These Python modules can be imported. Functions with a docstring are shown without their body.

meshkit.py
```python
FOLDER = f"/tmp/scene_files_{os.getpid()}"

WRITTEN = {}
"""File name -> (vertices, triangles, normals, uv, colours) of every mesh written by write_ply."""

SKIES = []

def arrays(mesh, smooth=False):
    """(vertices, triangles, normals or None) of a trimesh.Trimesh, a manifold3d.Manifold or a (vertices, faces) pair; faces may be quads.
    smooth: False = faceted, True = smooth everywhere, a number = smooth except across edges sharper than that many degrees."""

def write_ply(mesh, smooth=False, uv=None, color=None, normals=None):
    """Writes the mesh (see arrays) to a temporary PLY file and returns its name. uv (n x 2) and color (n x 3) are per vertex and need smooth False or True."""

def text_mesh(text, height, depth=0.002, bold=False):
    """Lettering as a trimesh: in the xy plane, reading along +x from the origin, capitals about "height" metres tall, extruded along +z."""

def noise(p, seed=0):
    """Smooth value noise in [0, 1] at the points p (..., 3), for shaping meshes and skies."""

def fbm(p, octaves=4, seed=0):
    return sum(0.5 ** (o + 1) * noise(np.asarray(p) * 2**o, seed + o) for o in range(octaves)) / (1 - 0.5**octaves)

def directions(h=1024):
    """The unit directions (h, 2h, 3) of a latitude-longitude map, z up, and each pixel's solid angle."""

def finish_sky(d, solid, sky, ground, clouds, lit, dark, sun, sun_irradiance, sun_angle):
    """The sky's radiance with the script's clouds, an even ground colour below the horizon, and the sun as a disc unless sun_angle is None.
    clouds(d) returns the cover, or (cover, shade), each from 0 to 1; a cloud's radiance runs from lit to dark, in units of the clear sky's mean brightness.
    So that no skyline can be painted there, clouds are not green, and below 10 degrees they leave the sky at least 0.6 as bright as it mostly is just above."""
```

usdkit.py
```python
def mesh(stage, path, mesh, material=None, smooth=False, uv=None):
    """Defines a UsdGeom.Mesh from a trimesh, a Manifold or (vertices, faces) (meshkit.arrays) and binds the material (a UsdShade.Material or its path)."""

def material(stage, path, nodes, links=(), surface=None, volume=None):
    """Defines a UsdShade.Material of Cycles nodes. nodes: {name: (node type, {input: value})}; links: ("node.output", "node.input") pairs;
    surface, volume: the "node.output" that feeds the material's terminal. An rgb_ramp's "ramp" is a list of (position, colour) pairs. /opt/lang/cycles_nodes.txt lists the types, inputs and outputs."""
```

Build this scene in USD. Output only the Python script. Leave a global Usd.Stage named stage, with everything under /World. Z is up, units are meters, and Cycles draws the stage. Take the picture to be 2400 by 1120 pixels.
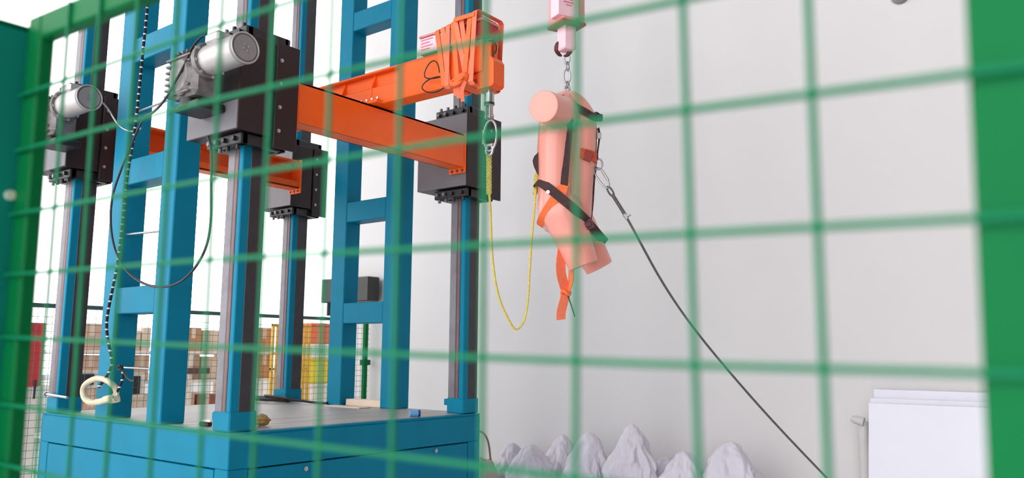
import math, random
import numpy as np, trimesh, manifold3d
import usdkit, meshkit
from pxr import Usd, UsdGeom, UsdLux, Gf, Sdf, UsdShade

random.seed(7); rng = np.random.default_rng(7)
stage = Usd.Stage.CreateInMemory()
UsdGeom.SetStageUpAxis(stage, UsdGeom.Tokens.z); UsdGeom.SetStageMetersPerUnit(stage, 1.0)
UsdGeom.Xform.Define(stage, '/World'); stage.SetDefaultPrim(stage.GetPrimAtPath('/World'))
UsdGeom.Scope.Define(stage, '/World/Looks')

# ------------------------------------------------------------------ camera, light, exposure
FPX, PITCH, ROLL, YAW = 1938.16, .136508, .00809, .661492
EYE = np.array([0, 0, 1.35])
_c, _s = math.cos(YAW), math.sin(YAW)
FW = np.array([-_s*math.cos(PITCH), _c*math.cos(PITCH), math.sin(PITCH)])
_r = np.array([_c, _s, 0.]); _u = np.cross(_r, FW)
RT = _r*math.cos(ROLL)+_u*math.sin(ROLL); UP = -_r*math.sin(ROLL)+_u*math.cos(ROLL)
cam = UsdGeom.Camera.Define(stage, '/World/camera')
M = np.eye(4); M[0, :3] = RT; M[1, :3] = UP; M[2, :3] = -FW; M[3, :3] = EYE
cam.AddTransformOp().Set(Gf.Matrix4d(M.tolist()))
cam.CreateHorizontalApertureAttr(36.0); cam.CreateVerticalApertureAttr(36*1120/2400)
cam.CreateFocalLengthAttr(36*FPX/2400); cam.CreateClippingRangeAttr(Gf.Vec2f(.02, 200))
cam.CreateFStopAttr(3.3); cam.CreateFocusDistanceAttr(3.9)
cam.CreateExposureAttr(0.05)

dome = UsdLux.DomeLight.Define(stage, '/World/daylight_sky')
dome.CreateIntensityAttr(0.98); dome.CreateColorAttr(Gf.Vec3f(1.0, .985, 1.0))
WINDOW_GLOW = 2.6
LAMP = 1.6

# ------------------------------------------------------------------ helpers
def lin(r, g, b):
    f = lambda v: v/12.92 if v <= .04045 else ((v+.055)/1.055)**2.4
    return tuple(f(x/255) for x in (r, g, b))

def ray(px, py):
    return FW+(px-1200)/FPX*RT-(py-560)/FPX*UP
def at(px, py, ax, v):                                  # the point of a world plane seen at a pixel of the photograph
    d = ray(px, py); i = 'xyz'.index(ax)
    return EYE+d*(v-EYE[i])/d[i]
def dep(px, py, t):                                     # the point at a distance t along the view axis
    return EYE+ray(px, py)*t

class MB:
    def __init__(s): s.m = []
    def add(s, m): s.m.append(m); return s
    def box(s, x0, x1, y0, y1, z0, z1, b=.004): return s.add(cbox(x0, x1, y0, y1, z0, z1, b))
    def tube(s, pts, r, n=10, closed=False): return s.add(tube(pts, r, n, closed))
    def cyl(s, a, b, r, r2=None, n=24): return s.add(cyl(a, b, r, r2, n))
    def mesh(s): return trimesh.util.concatenate(s.m)

def cbox(x0, x1, y0, y1, z0, z1, b=.004):
    x0, x1 = min(x0, x1), max(x0, x1); y0, y1 = min(y0, y1), max(y0, y1); z0, z1 = min(z0, z1), max(z0, z1)
    b = min(b, .45*(x1-x0), .45*(y1-y0), .45*(z1-z0))
    if b <= 0:
        return trimesh.creation.box(bounds=[[x0, y0, z0], [x1, y1, z1]])
    P = []
    for X, dx in ((x0, b), (x1, -b)):
        for Y, dy in ((y0, b), (y1, -b)):
            for Z, dz in ((z0, b), (z1, -b)):
                P += [(X+dx, Y+dy, Z), (X+dx, Y, Z+dz), (X, Y+dy, Z+dz)]
    return trimesh.convex.convex_hull(np.array(P))

def frames(P, closed=False):
    P = np.asarray(P, float); n = len(P)
    T = np.zeros_like(P)
    if closed:
        T = np.roll(P, -1, 0)-np.roll(P, 1, 0)
    else:
        T[1:-1] = P[2:]-P[:-2]; T[0] = P[1]-P[0]; T[-1] = P[-1]-P[-2]
    T /= np.maximum(np.linalg.norm(T, axis=1, keepdims=True), 1e-12)
    a = np.array([0, 0, 1.]) if abs(T[0][2]) < .9 else np.array([1., 0, 0])
    N = np.zeros_like(P); v = np.cross(T[0], a); N[0] = v/np.linalg.norm(v)
    for i in range(1, n):
        v = N[i-1]-T[i]*(N[i-1]@T[i]); N[i] = v/np.linalg.norm(v)
    return P, T, N, np.cross(T, N)

def strip(rings, closed=False, caps=True):              # rings (n, k, 3) -> mesh
    R = np.asarray(rings, float); n, k, _ = R.shape
    V = R.reshape(-1, 3); F = []
    for i in range(n if closed else n-1):
        j = (i+1) % n
        for a in range(k):
            b = (a+1) % k
            F += [(i*k+a, j*k+a, j*k+b), (i*k+a, j*k+b, i*k+b)]
    if not closed and caps:
        c0, c1 = len(V), len(V)+1
        V = np.vstack([V, R[0].mean(0), R[-1].mean(0)])
        for a in range(k):
            b = (a+1) % k
            F += [(c0, a, b), (c1, (n-1)*k+b, (n-1)*k+a)]
    m = trimesh.Trimesh(V, F, process=False)
    if m.is_watertight:
        if m.volume < 0: m.invert()
    return m

def tube(P, r, n=10, closed=False):
    P, T, N, B = frames(P, closed)
    r = np.broadcast_to(np.asarray(r, float), (len(P),))
    th = np.arange(n)/n*2*math.pi
    return strip(P[:, None]+r[:, None, None]*(np.cos(th)[None, :, None]*N[:, None]+np.sin(th)[None, :, None]*B[:, None]), closed)

def cyl(a, b, r, r2=None, n=24):
    a = np.array(a, float); b = np.array(b, float); r2 = r if r2 is None else r2
    return tube([a, b], [r, r2], n)

def lathe(a, b, prof, n=32):                            # prof: (fraction of a->b, radius)
    a = np.array(a, float); b = np.array(b, float)
    P, T, N, B = frames([a, b]); th = np.arange(n)/n*2*math.pi
    c = np.cos(th)[:, None]*N[0]+np.sin(th)[:, None]*B[0]
    return strip([a+(b-a)*t+max(q, 1e-4)*c for t, q in prof])

def ribbon(P, W, width, thick, closed=False):           # a flat strap along P; W: its width direction at each point
    P, T, _, _ = frames(P, closed)
    W = np.asarray(W, float); W = np.broadcast_to(W, P.shape)
    W = W-T*(W*T).sum(1, keepdims=True); W = W/np.linalg.norm(W, axis=1, keepdims=True)
    N = np.cross(T, W); width = np.broadcast_to(np.asarray(width, float), (len(P),))[:, None]
    return strip(np.stack([P-W*width/2-N*thick/2, P+W*width/2-N*thick/2, P+W*width/2+N*thick/2, P-W*width/2+N*thick/2], 1), closed)

def curve(P, n=60):                                     # a smooth curve through the points
    from scipy.interpolate import CubicSpline
    P = np.asarray(P, float); t = np.r_[0, np.cumsum(np.linalg.norm(np.diff(P, axis=0), axis=1))]
    return CubicSpline(t, P)(np.linspace(0, t[-1], n))

def bolt(c, d, r=.008, h=.007):                         # a hexagonal bolt head
    c = np.array(c, float); d = np.array(d, float); d /= np.linalg.norm(d)
    return MB().cyl(c, c+d*h*.3, r*1.35, n=12).cyl(c+d*h*.3, c+d*h, r, n=6).mesh()

used = {}
def numbered(parent, name):
    k = (parent, name); i = used.get(k, 0); used[k] = i+1
    return name if i == 0 else f'{name}_{i:03d}'

class Thing:
    def __init__(s, name, label=None, cat=None, loc=(0, 0, 0), group=None, kind=None):
        s.loc = np.array(loc, float); s.path = '/World/'+numbered('/World', name)
        x = UsdGeom.Xform.Define(stage, s.path); x.AddTranslateOp().Set(Gf.Vec3d(*map(float, s.loc)))
        tag(x.GetPrim(), label, cat, group, kind)
    def part(s, name, mesh, m, smooth=35, label=None, under=None, kind=None):
        base = under or s.path
        p = base+'/'+numbered(base, name)
        put(p, mesh, m, smooth, s.loc)
        if label or kind: tag(stage.GetPrimAtPath(p), label, None, None, kind)
        return p

def tag(p, label=None, cat=None, group=None, kind=None):
    for k, v in (('label', label), ('category', cat), ('group', group), ('kind', kind)):
        if v: p.SetCustomDataByKey(k, v)

def put(path, mesh, m, smooth, loc):
    if isinstance(mesh, MB): mesh = mesh.mesh()
    if hasattr(mesh, 'to_mesh'):
        q = mesh.to_mesh(); mesh = trimesh.Trimesh(q.vert_properties[:, :3], q.tri_verts, process=False)
    mesh = mesh.copy(); mesh.apply_translation(-np.asarray(loc, float))
    usdkit.mesh(stage, path, mesh, m, smooth=smooth)

def single(name, mesh, m, label, cat, group=None, smooth=35, kind=None):   # a thing that is one mesh
    p = '/World/'+numbered('/World', name); put(p, mesh, m, smooth, (0, 0, 0))
    tag(stage.GetPrimAtPath(p), label, cat, group, kind); return p

def struct(name, mesh, m, smooth=False):
    p = '/World/'+numbered('/World', name); put(p, mesh, m, smooth, (0, 0, 0))
    tag(stage.GetPrimAtPath(p), kind='structure'); return p

# ------------------------------------------------------------------ materials
def paint(name, col, rough=.4, var=.06, scale=6, bump=0., metal=0., spec=.5, coat=0.):
    c = np.array(col); nodes = {
        'co': ('texture_coordinate', {}), 'n': ('noise_texture', {'scale': scale, 'detail': 4}),
        'r': ('rgb_ramp', {'ramp': [(.3, tuple(c*(1-var))), (.7, tuple(np.minimum(c*(1+var), 1)))]}),
        'p': ('principled_bsdf', {'roughness': rough, 'metallic': metal, 'specular_ior_level': spec, 'coat_weight': coat})}
    links = [('co.object', 'n.vector'), ('n.fac', 'r.fac'), ('r.color', 'p.base_color')]
    if bump:
        nodes['b'] = ('bump', {'strength': bump, 'distance': .004}); nodes['m'] = ('noise_texture', {'scale': scale*12, 'detail': 3})
        links += [('co.object', 'm.vector'), ('m.fac', 'b.height'), ('b.normal', 'p.normal')]
    return usdkit.material(stage, '/World/Looks/'+name, nodes, links, surface='p.BSDF')

def glow(name, col, strength):
    return usdkit.material(stage, '/World/Looks/'+name, {'e': ('emission', {'color': col, 'strength': strength})}, [], surface='e.emission')

BLUE = paint('blue_enamel', lin(5, 124, 155), .4, .05, 5, spec=.1)
GREEN = paint('green_enamel', lin(4, 110, 58), .45, .05, 8, spec=.1)
GREENHAZE = paint('haze_lifted_green', lin(14, 138, 122), .5, .05, 8, spec=.15)  # green lightened and blued: haze on the shaded post put into its colour
GREENW = paint('green_wire_coating', lin(5, 124, 82), .5, .05, 8, spec=.25)
ORANGE = paint('orange_enamel', lin(254, 104, 30), .4, .05, 5, spec=.35)
BLACK = paint('charcoal_satin_paint', lin(44, 34, 36), .42, .08, 6, spec=.3)
SHEEN = paint('charcoal_painted_sheen', lin(104, 102, 108), .34, .06, 6, spec=.6)  # reflection on the black front plates put into the base colour as grey
LOWP = paint('grey_lower_plate', lin(108, 106, 112), .4, .06, 6, spec=.3)
DARK = paint('black_oxide_steel', lin(28, 28, 31), .4, .15, 20)
RAIL = paint('ground_steel_rail', lin(116, 114, 120), .36, .18, 9, metal=.35)
RUST = paint('brown_stained_rail', lin(112, 84, 84), .4, .15, 12, metal=.3)
RECESS = paint('dark_rack_steel', lin(44, 42, 48), .4, .25, 14)
ALU = paint('cast_aluminium', lin(190, 188, 186), .42, .08, 20, metal=.45, bump=.15)
ALUD = paint('dark_cast_aluminium', lin(122, 118, 117), .45, .3, 30, metal=.4, bump=.3)
STEEL = paint('zinc_plated_steel', lin(185, 185, 188), .3, .08, 20, metal=.85)
DECK = paint('deck_plate_steel', lin(172, 168, 164), .5, .1, 3, metal=.2)
SKIN = paint('pink_moulded_plastic', lin(240, 160, 146), .3, .03, 3, coat=.3, spec=.35)
BROWNW = paint('brown_webbing', lin(66, 44, 42), .75, .2, 60, bump=.3)
ORANGEW = paint('orange_webbing', lin(254, 116, 60), .7, .08, 60, bump=.3)
SALMON = paint('salmon_webbing', lin(250, 128, 92), .7, .08, 60, bump=.3)
YELLOW = paint('yellow_rope_fibre', lin(224, 206, 104), .8, .15, 80, bump=.5)
GREYROPE = paint('grey_wire_rope', lin(92, 92, 90), .6, .2, 90)
BLACKROPE = usdkit.material(stage, '/World/Looks/black_flecked_rope', {
    'g': ('geometry', {}), 'w': ('wave_texture', {'bands_direction': 'z', 'scale': 9.0, 'distortion': 2.0}),
    'r': ('rgb_ramp', {'ramp': [(0, lin(14, 18, 26)), (.86, lin(14, 18, 26)), (.93, lin(205, 210, 205)), (1, lin(225, 225, 215))]}),
    'p': ('principled_bsdf', {'roughness': .8})}, [('g.position', 'w.vector'), ('w.fac', 'r.fac'), ('r.color', 'p.base_color')], surface='p.BSDF')
PINKL = paint('pale_pink_label', lin(250, 206, 216), .5, .03, 30)
REDP = paint('dark_red_shell', lin(176, 38, 34), .45, .06, 10)
PINKSH = paint('pink_shell', lin(226, 150, 150), .45, .06, 10)
PRINT = paint('faded_red_print', lin(214, 120, 140), .6, .2, 40)
WHITEW = paint('white_wall_paint', lin(223, 221, 221), .75, .015, 1.2)
SHADEWALL = paint('shade_wall_grey', lin(84, 84, 86), .75, .015, 1.2)  # dark grey, so the added right wall bounces little light
FLOORM = paint('grey_concrete', lin(222, 219, 216), .5, .05, 1.5, bump=.1)
CEIL = paint('dimmed_ceiling_grey', lin(112, 112, 112), .8, .02, 1)  # greyed so the unseen ceiling bounces less light onto the wall top
SACK = paint('white_woven_plastic', lin(220, 215, 226), .6, .05, 4, bump=.25)
BOARD = paint('white_foam_board', lin(236, 236, 246), .5, .015, 3)
TUBEG = paint('pale_grey_card_tube', lin(206, 201, 200), .6, .05, 8)
BEIGE = paint('pale_alloy', lin(214, 198, 168), .45, .12, 20, metal=.1)
CARD = paint('brown_cardboard', lin(206, 150, 106), .7, .1, 5)
CARD2 = paint('tan_cardboard', lin(222, 184, 158), .7, .1, 5)
CARD3 = paint('pale_cardboard', lin(236, 216, 196), .7, .06, 5)
CREAM = paint('cream_steel', lin(238, 230, 220), .5, .04, 5)
RED = paint('red_steel', lin(206, 56, 62), .45, .06, 5)
YEL = paint('yellow_steel', lin(226, 178, 60), .45, .06, 5)
YEL2 = paint('bright_yellow_plastic', lin(226, 206, 40), .45, .06, 5)
PALEBLUE = paint('pale_blue_plastic', lin(150, 195, 215), .5, .06, 5)
BLUEPL = paint('light_blue_plastic', lin(110, 170, 225), .35, .06, 10)
TAN = paint('tan_rag', lin(190, 150, 88), .8, .25, 30, bump=.5)
CABLE = paint('black_rubber_cable', lin(30, 30, 34), .5, .1, 20)
PLAST = paint('black_plastic', lin(36, 33, 35), .4, .1, 8)
GREYC = paint('mid_grey_plastic', lin(140, 136, 138), .5, .05, 8)
WINDOW = glow('daylit_frosted_glass', (1, 1, 1), WINDOW_GLOW)
LAMPM = glow('lamp_diffuser', (1, .98, .97), LAMP)
WHITEF = paint('white_window_frame', lin(240, 240, 240), .5, .02, 5)
RGREEN = paint('dark_green_rail', lin(60, 90, 88), .5, .08, 5)

# ------------------------------------------------------------------ the hall
YW = 5.6
struct('floor', cbox(-14, 6, -6, 14, -.2, 0, 0), FLOORM)
HC = 9.0
struct('wall_back', cbox(-6.55, 5, YW, YW+.2, 0, HC, 0), WHITEW)
struct('wall_far', cbox(-13.2, -6.35, 12.6, 12.8, 0, HC, 0), WHITEW)
struct('wall_return', cbox(-6.55, -6.35, YW+.2, 12.6, 0, HC, 0), WHITEW)
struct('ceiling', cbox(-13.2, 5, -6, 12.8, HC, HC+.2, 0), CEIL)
struct('added_shade_wall_right', cbox(5, 5.2, -6, YW+.2, 0, HC, 0), SHADEWALL)  # unseen wall, added to keep sky light off the right-hand faces
wl = MB()
WINS = [(-2.4, 3.0), (3.4, 12.5)]
wl.box(-13.2, -13, -3, 12.6, 0, .9, 0).box(-13.2, -13, -3, 12.6, 8.9, HC, 0)
ys = [-3]+[v for w in WINS for v in w]+[12.6]
for a, b in zip(ys[::2], ys[1::2]): wl.box(-13.2, -13, a, b, .9, 8.9, 0)
struct('wall_left', wl, WHITEW)
for i, (a, b) in enumerate(WINS):
    t = Thing(f'window_{i+1}', loc=(-13.1, (a+b)/2, .9), kind='structure')
    fr = MB().box(-13.12, -13.02, a, b, .9, .96).box(-13.12, -13.02, a, b, 8.84, 8.9).box(-13.12, -13.02, a, a+.06, .96, 8.84).box(-13.12, -13.02, b-.06, b, .96, 8.84)
    t.part('window_frame', fr, WHITEF)
    t.part('pane', cbox(-13.09, -13.07, a+.06, b-.06, .96, 8.84, 0), WINDOW, False)
for ly, row in ((-1.6, 'front row'), (1.6, 'rear row')):
    for lx, where in ((-8.5, 'farthest left'), (-4.5, 'above the rig'), (-1, 'right of the dummy'), (2.5, 'farthest right')):
        t = Thing('ceiling_lamp', f'long white ceiling lamp of the {row}, the one {where}', 'lamp', (lx, ly, HC-.02), 'ceiling lamp panels')
        t.part('housing', cbox(lx-.92, lx+.92, ly-.16, ly+.16, HC-.06, HC, .01), WHITEF)
        t.part('diffuser', cbox(lx-.88, lx+.88, ly-.12, ly+.12, HC-.075, HC-.06, 0), LAMPM, False)

# ------------------------------------------------------------------ the test rig: base
XA, XB, YA, YD = -3.165, -4.785, 2.109, 3.62            # front right corner of each mast
ZD = 1.0
bx0, bx1, by0, by1 = -4.945, -3.15, 2.104, 3.76
t = Thing('rig_base', 'waist-high blue steel base cabinet with grey deck under the four masts', 'machine base', ((bx0+bx1)/2, (by0+by1)/2, 0))
def panel_body():
    b = MB()
    b.box(bx0+.012, bx1-.012, by0+.012, by1-.012, .06, ZD-.16, .004)                   # inner carcass
    b.box(bx0, bx1, by0, by1, ZD-.155, ZD-.012)
    b.box(bx0, bx0+.045, by0, by1, ZD-.012, ZD).box(bx1-.045, bx1, by0, by1, ZD-.012, ZD).box(bx0+.045, bx1-.045, by0, by0+.045, ZD-.012, ZD).box(bx0+.045, bx1-.045, by1-.045, by1, ZD-.012, ZD)
    for x in (bx0, bx1-.1):
        for y in (by0, by1-.1): b.box(x, x+.1, y, y+.1, .04, ZD-.155)
    return b
t.part('body', panel_body(), BLUE)
t.part('plinth', cbox(bx0+.03, bx1-.03, by0+.03, by1-.03, 0, .06), DARK)
g = .006
t.part('side_panel', cbox(bx0+.1+g, bx1-.1-g, by0+.001, by0+.03, .1, ZD-.155-g, .003), BLUE)
ps = t.part('side_panel', cbox(bx1-.03, bx1-.001, by0+.1+g, by1-.1-g, .1, ZD-.155-g, .003), BLUE)
for px, py in ((1021, 1056), (716, 1098)):
    p = at(px, py, 'x', bx1)
    t.part('panel_latch', MB().cyl(p, p+[.006, 0, 0], .011, n=16).cyl(p+[.006, 0, 0], p+[.009, 0, 0], .006, n=12), STEEL, under=ps)
dk = MB()
slots = [bx0+.03, -3.62, -3.40, bx1-.03]
for i in range(3):
    t.part('deck_plate', cbox(slots[i]+.004, slots[i+1]-.004, by0+.05, by1-.05, ZD-.012, ZD+.002, .002), DECK)

# masts
def mast(xm, ym, label):
    x0, x1, y0, y1, top = xm-.116, xm, ym, ym+.128, 5.3
    t = Thing('guide_mast', label, 'mast', ((x0+x1)/2, (y0+y1)/2, ZD), None)
    z0 = ZD+.002
    t.part('column', MB().box(x0+.006, x1-.004, y0+.006, y1-.004, z0, top, .003), BLUE)
    t.part('guide_rail', cbox(x0, x0+.052, y0, y0+.05, z0+.082, top, .003), RAIL, label='grey ground steel guide rail on the front face')
    t.part('guide_rail', cbox(x0+.054, x0+.078, y0+.001, y0+.03, z0+.082, top, .003), RUST, label='brownish stained strip of the front face')
    t.part('corner_bar', cbox(x1-.030, x1+.001, y0-.001, y0+.05, z0+.082, top, .004), BLUE)
    t.part('rack', cbox(x1-.03, x1+.003, y0+.04, y0+.124, z0+.082, top, .003), RECESS, label='dark brown toothed rack on the side face')
    t.part('foot', cbox(x0-.006, x1+.006, y0-.004, y1+.006, z0, z0+.086, .006), BLUE)
    t.part('foot_lug', cbox(x0-.05, x0-.004, y0+.02, y0+.06, z0+.042, z0+.078, .004), BLUE)
    return t
mast(XA, YA, 'blue guide mast at the near corner of the base, under the nearest motor carriage')
mast(XB, YA, 'blue guide mast at the left end of the base front, farthest left of the four')
mast(XA, YD, 'blue guide mast at the right rear corner, beside the bare white wall')
mast(XB, YD, 'blue guide mast at the hidden rear corner, with cables coiled round its foot')

# ladder towers
def tower(ym, label):
    x0 = -4.354; t = Thing('ladder_tower', label, 'tower', (x0+.316, ym+.06, ZD))
    z0, top = ZD+.002, 5.6
    t.part('post', cbox(x0, x0+.135, ym, ym+.125, z0, top, .005), BLUE)
    t.part('post', cbox(x0+.505, x0+.635, ym, ym+.125, z0, top, .005), BLUE)
    for zc in (1.597, 2.268, 2.935, 3.6, 4.27, 4.94):
        t.part('crossbar', cbox(x0+.134, x0+.506, ym+.002, ym+.12, zc-.067, zc+.067, .004), BLUE)
    return t
T1 = tower(YA, 'broad blue ladder tower at the front edge of the base, a rope hanging before it')
T2 = tower(YD, 'broad blue ladder tower at the rear edge of the base, before the white wall')
for a, b in (((272, 860), (347, 865)), ((287, 551), (366, 543)), ((325, 262), (388, 236))):
    p, q = at(*a, 'y', YA+.03), at(*b, 'y', YA+.03)
    T1.part('tie_rod', MB().cyl([-4.222, YA+.03, p[2]], [-3.846, YA+.03, q[2]], .006, n=10), STEEL, label='thin zinc rod between the posts')

# carriages
def carriage(xm, ym, dz, label, strip_=False):
    z0, z1 = 2.305+dz, 2.735+dz
    t = Thing('carriage', label, 'carriage', (xm-.05, ym+.06, z0))
    xl, xr, yf, yb = xm-.305, xm+.085, ym-.095, ym+.208
    hx0, hx1, hy0, hy1 = xm-.132, xm+.02, ym-.018, ym+.146       # opening for the mast
    h = MB().box(xl, hx0, yf+.008, yb, z0, z1).box(hx1, xr-.004, yf+.008, yb, z0, z1)
    h.box(hx0, hx1, yf+.008, hy0, z0, z1).box(hx0, hx1, hy1, yb, z0, z1)
    t.part('housing', h, BLACK)
    if strip_:
        t.part('front_plate', cbox(xl+.03, xr-.002, yf, yf+.008, z0+.132, z1, .002), BLACK)
        t.part('lower_plate', cbox(xl-.004, xr-.002, yf-.004, yf+.008, z0, z0+.13, .002), LOWP, label='grey lower front plate')
    else:
        t.part('front_plate', cbox(xl-.004, xr-.002, yf, yf+.008, z0, z1, .002), SHEEN, label='front plate with grey sheen in its colour')
    s1 = t.part('side_plate', cbox(xr-.004, xr+.004, yf-.002, ym+.075, z0-.004, z1+.004, .002), BLACK)
    s2 = t.part('side_plate', cbox(xr-.004, xr+.008, ym+.088, yb+.004, z0-.05, z1+.012, .002), BLACK)
    for zz in (.03, .14, .25, .36):
        t.part('bolt', bolt((xr+.008, ym+.112, z0+zz), (1, 0, 0), .007), STEEL, under=s2)
    for zz in (z0-.055, z1+.006):
        k = MB()
        k.box(xm-.20, hx0-.002, ym-.05, ym+.17, zz, zz+.05).box(hx1+.002, xm+.06, ym-.05, ym+.17, zz, zz+.05)
        k.box(xm-.20, xm+.06, ym-.06, hy0-.002, zz, zz+.05).box(xm-.20, xm+.06, hy1+.002, ym+.18, zz, zz+.05)
        c = t.part('roller_clamp', k, DARK)
        e = zz if zz < z0 else zz+.05
        for bxx in (-.17, -.115, -.055, .02):
            d = -1 if zz < z0 else 1
            t.part('bolt', MB().cyl((xm+bxx, ym-.06, zz+.025), (xm+bxx, ym-.075, zz+.025), .011, n=10).cyl((xm+bxx, ym-.045, e), (xm+bxx, ym-.045, e+d*.02), .009, n=8), RAIL if bxx < -.1 else DARK, under=c)
    return t
CA = carriage(XA, YA, 0, 'large charcoal carriage clamped on the front corner mast, carrying the nearer gear motor', True)
CB = carriage(XB, YA, .05, 'charcoal carriage on the far left mast, carrying the smaller-looking gear motor', True)
CD = carriage(XA, YD, 0, 'charcoal carriage on the right rear mast, holding the far end of the orange beam')
CC = carriage(XB, YD, .05, 'charcoal carriage without a motor on the middle rear mast')

# gear motors
def gear_motor(cap, label, gl):
    cx, cy, cz = cap; R = .064
    t = Thing('gear_motor', label, 'motor', (cx-.3, cy, cz-.1))
    ax = lambda d: np.array([cx-d, cy, cz])
    t.part('motor_body', lathe(ax(.01), ax(.25), [(0, 0), (0, R*.99), (.03, R), (.96, R), (1, R*.97), (1, 0)], 40), ALU)
    e = t.part('end_cap', lathe(ax(-.004), ax(.012), [(0, 0), (0, R*.84), (.3, R*.86), (.3, R*.97), (0.0, R*1.0), (.4, R*1.06), (1, R*1.06), (1, 0)], 40), GREYC, label='grey end cap with a pale rim')
    t.part('cap_rim', tube([ax(-.004)+np.array([0, math.cos(q), math.sin(q)])*R*1.0 for q in np.linspace(0, 2*math.pi, 40, False)], .0035, 8, True), ALU, under=e)
    for q in range(4):
        a = .5+q*math.pi/2; v = np.array([0, math.cos(a), math.sin(a)])*.0135
        t.part('screw', MB().cyl(ax(-.002)+v, ax(-.008)+v, .0042, n=10), STEEL, under=e)
    t.part('flange', MB().add(lathe(ax(.25), ax(.275), [(0, 0), (0, R*1.2), (.5, R*1.25), (1, R*1.2), (1, 0)], 40)), ALUD)
    for q in range(8):
        a = q*math.pi/4+.2; v = np.array([0, math.cos(a), math.sin(a)])*R*1.12
        t.part('bolt', bolt(ax(.25)+v, (1, 0, 0), .006, .006), STEEL)
    # worm gearbox: ribbed casting with round worm-wheel cover
    gx0, gx1 = cx-.275-gl, cx-.275
    gb = MB().box(gx0, gx1, cy-.055, cy+.075, cz-.15, cz+.05, .02)
    gb.add(lathe((gx0+gl*.5, cy-.07, cz-.06), (gx0+gl*.5, cy+.075, cz-.06), [(0, 0), (0, .07), (.1, .085), (1, .085), (1, 0)], 32))
    G = t.part('gearbox', gb, ALUD)
    for k in range(7):
        zz = cz-.135+k*.027
        t.part('cooling_fin', cbox(gx0-.012, gx0+gl*.85, cy-.066, cy+.03, zz-.004, zz+.006, .003), ALUD, under=G)
    for k in range(6):
        xx = gx0+.02+k*(gl-.04)/5
        t.part('cooling_fin', cbox(xx-.004, xx+.005, cy-.05, cy+.06, cz+.048, cz+.064, .003), ALUD, under=G)
    t.part('output_flange', MB().cyl((gx0+gl*.45, cy+.0, cz-.15), (gx0+gl*.45, cy+.0, cz-.19), .045, n=24).box(gx0+.01, gx1-.01, cy-.03, cy+.108, cz-.2, cz-.165, .006), DARK)
    tb = t.part('terminal_box', cbox(cx-.235, cx-.135, cy-.045, cy+.04, cz+.052, cz+.1, .01), ALU)
    t.part('cable_gland', MB().cyl((cx-.235, cy-.01, cz+.075), (cx-.262, cy-.01, cz+.075), .012, n=12), DARK, under=tb)
    return t
MA = np.array([-2.882, 1.90, 2.585]); MBc = np.array([-4.229, 1.90, 2.625])
gear_motor(MA, 'silver cylindrical gear motor on the nearest carriage, four screws on its round end', .21)
gear_motor(MBc, 'silver cylindrical gear motor on the far left carriage, lower and farther than the other', .21)

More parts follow.
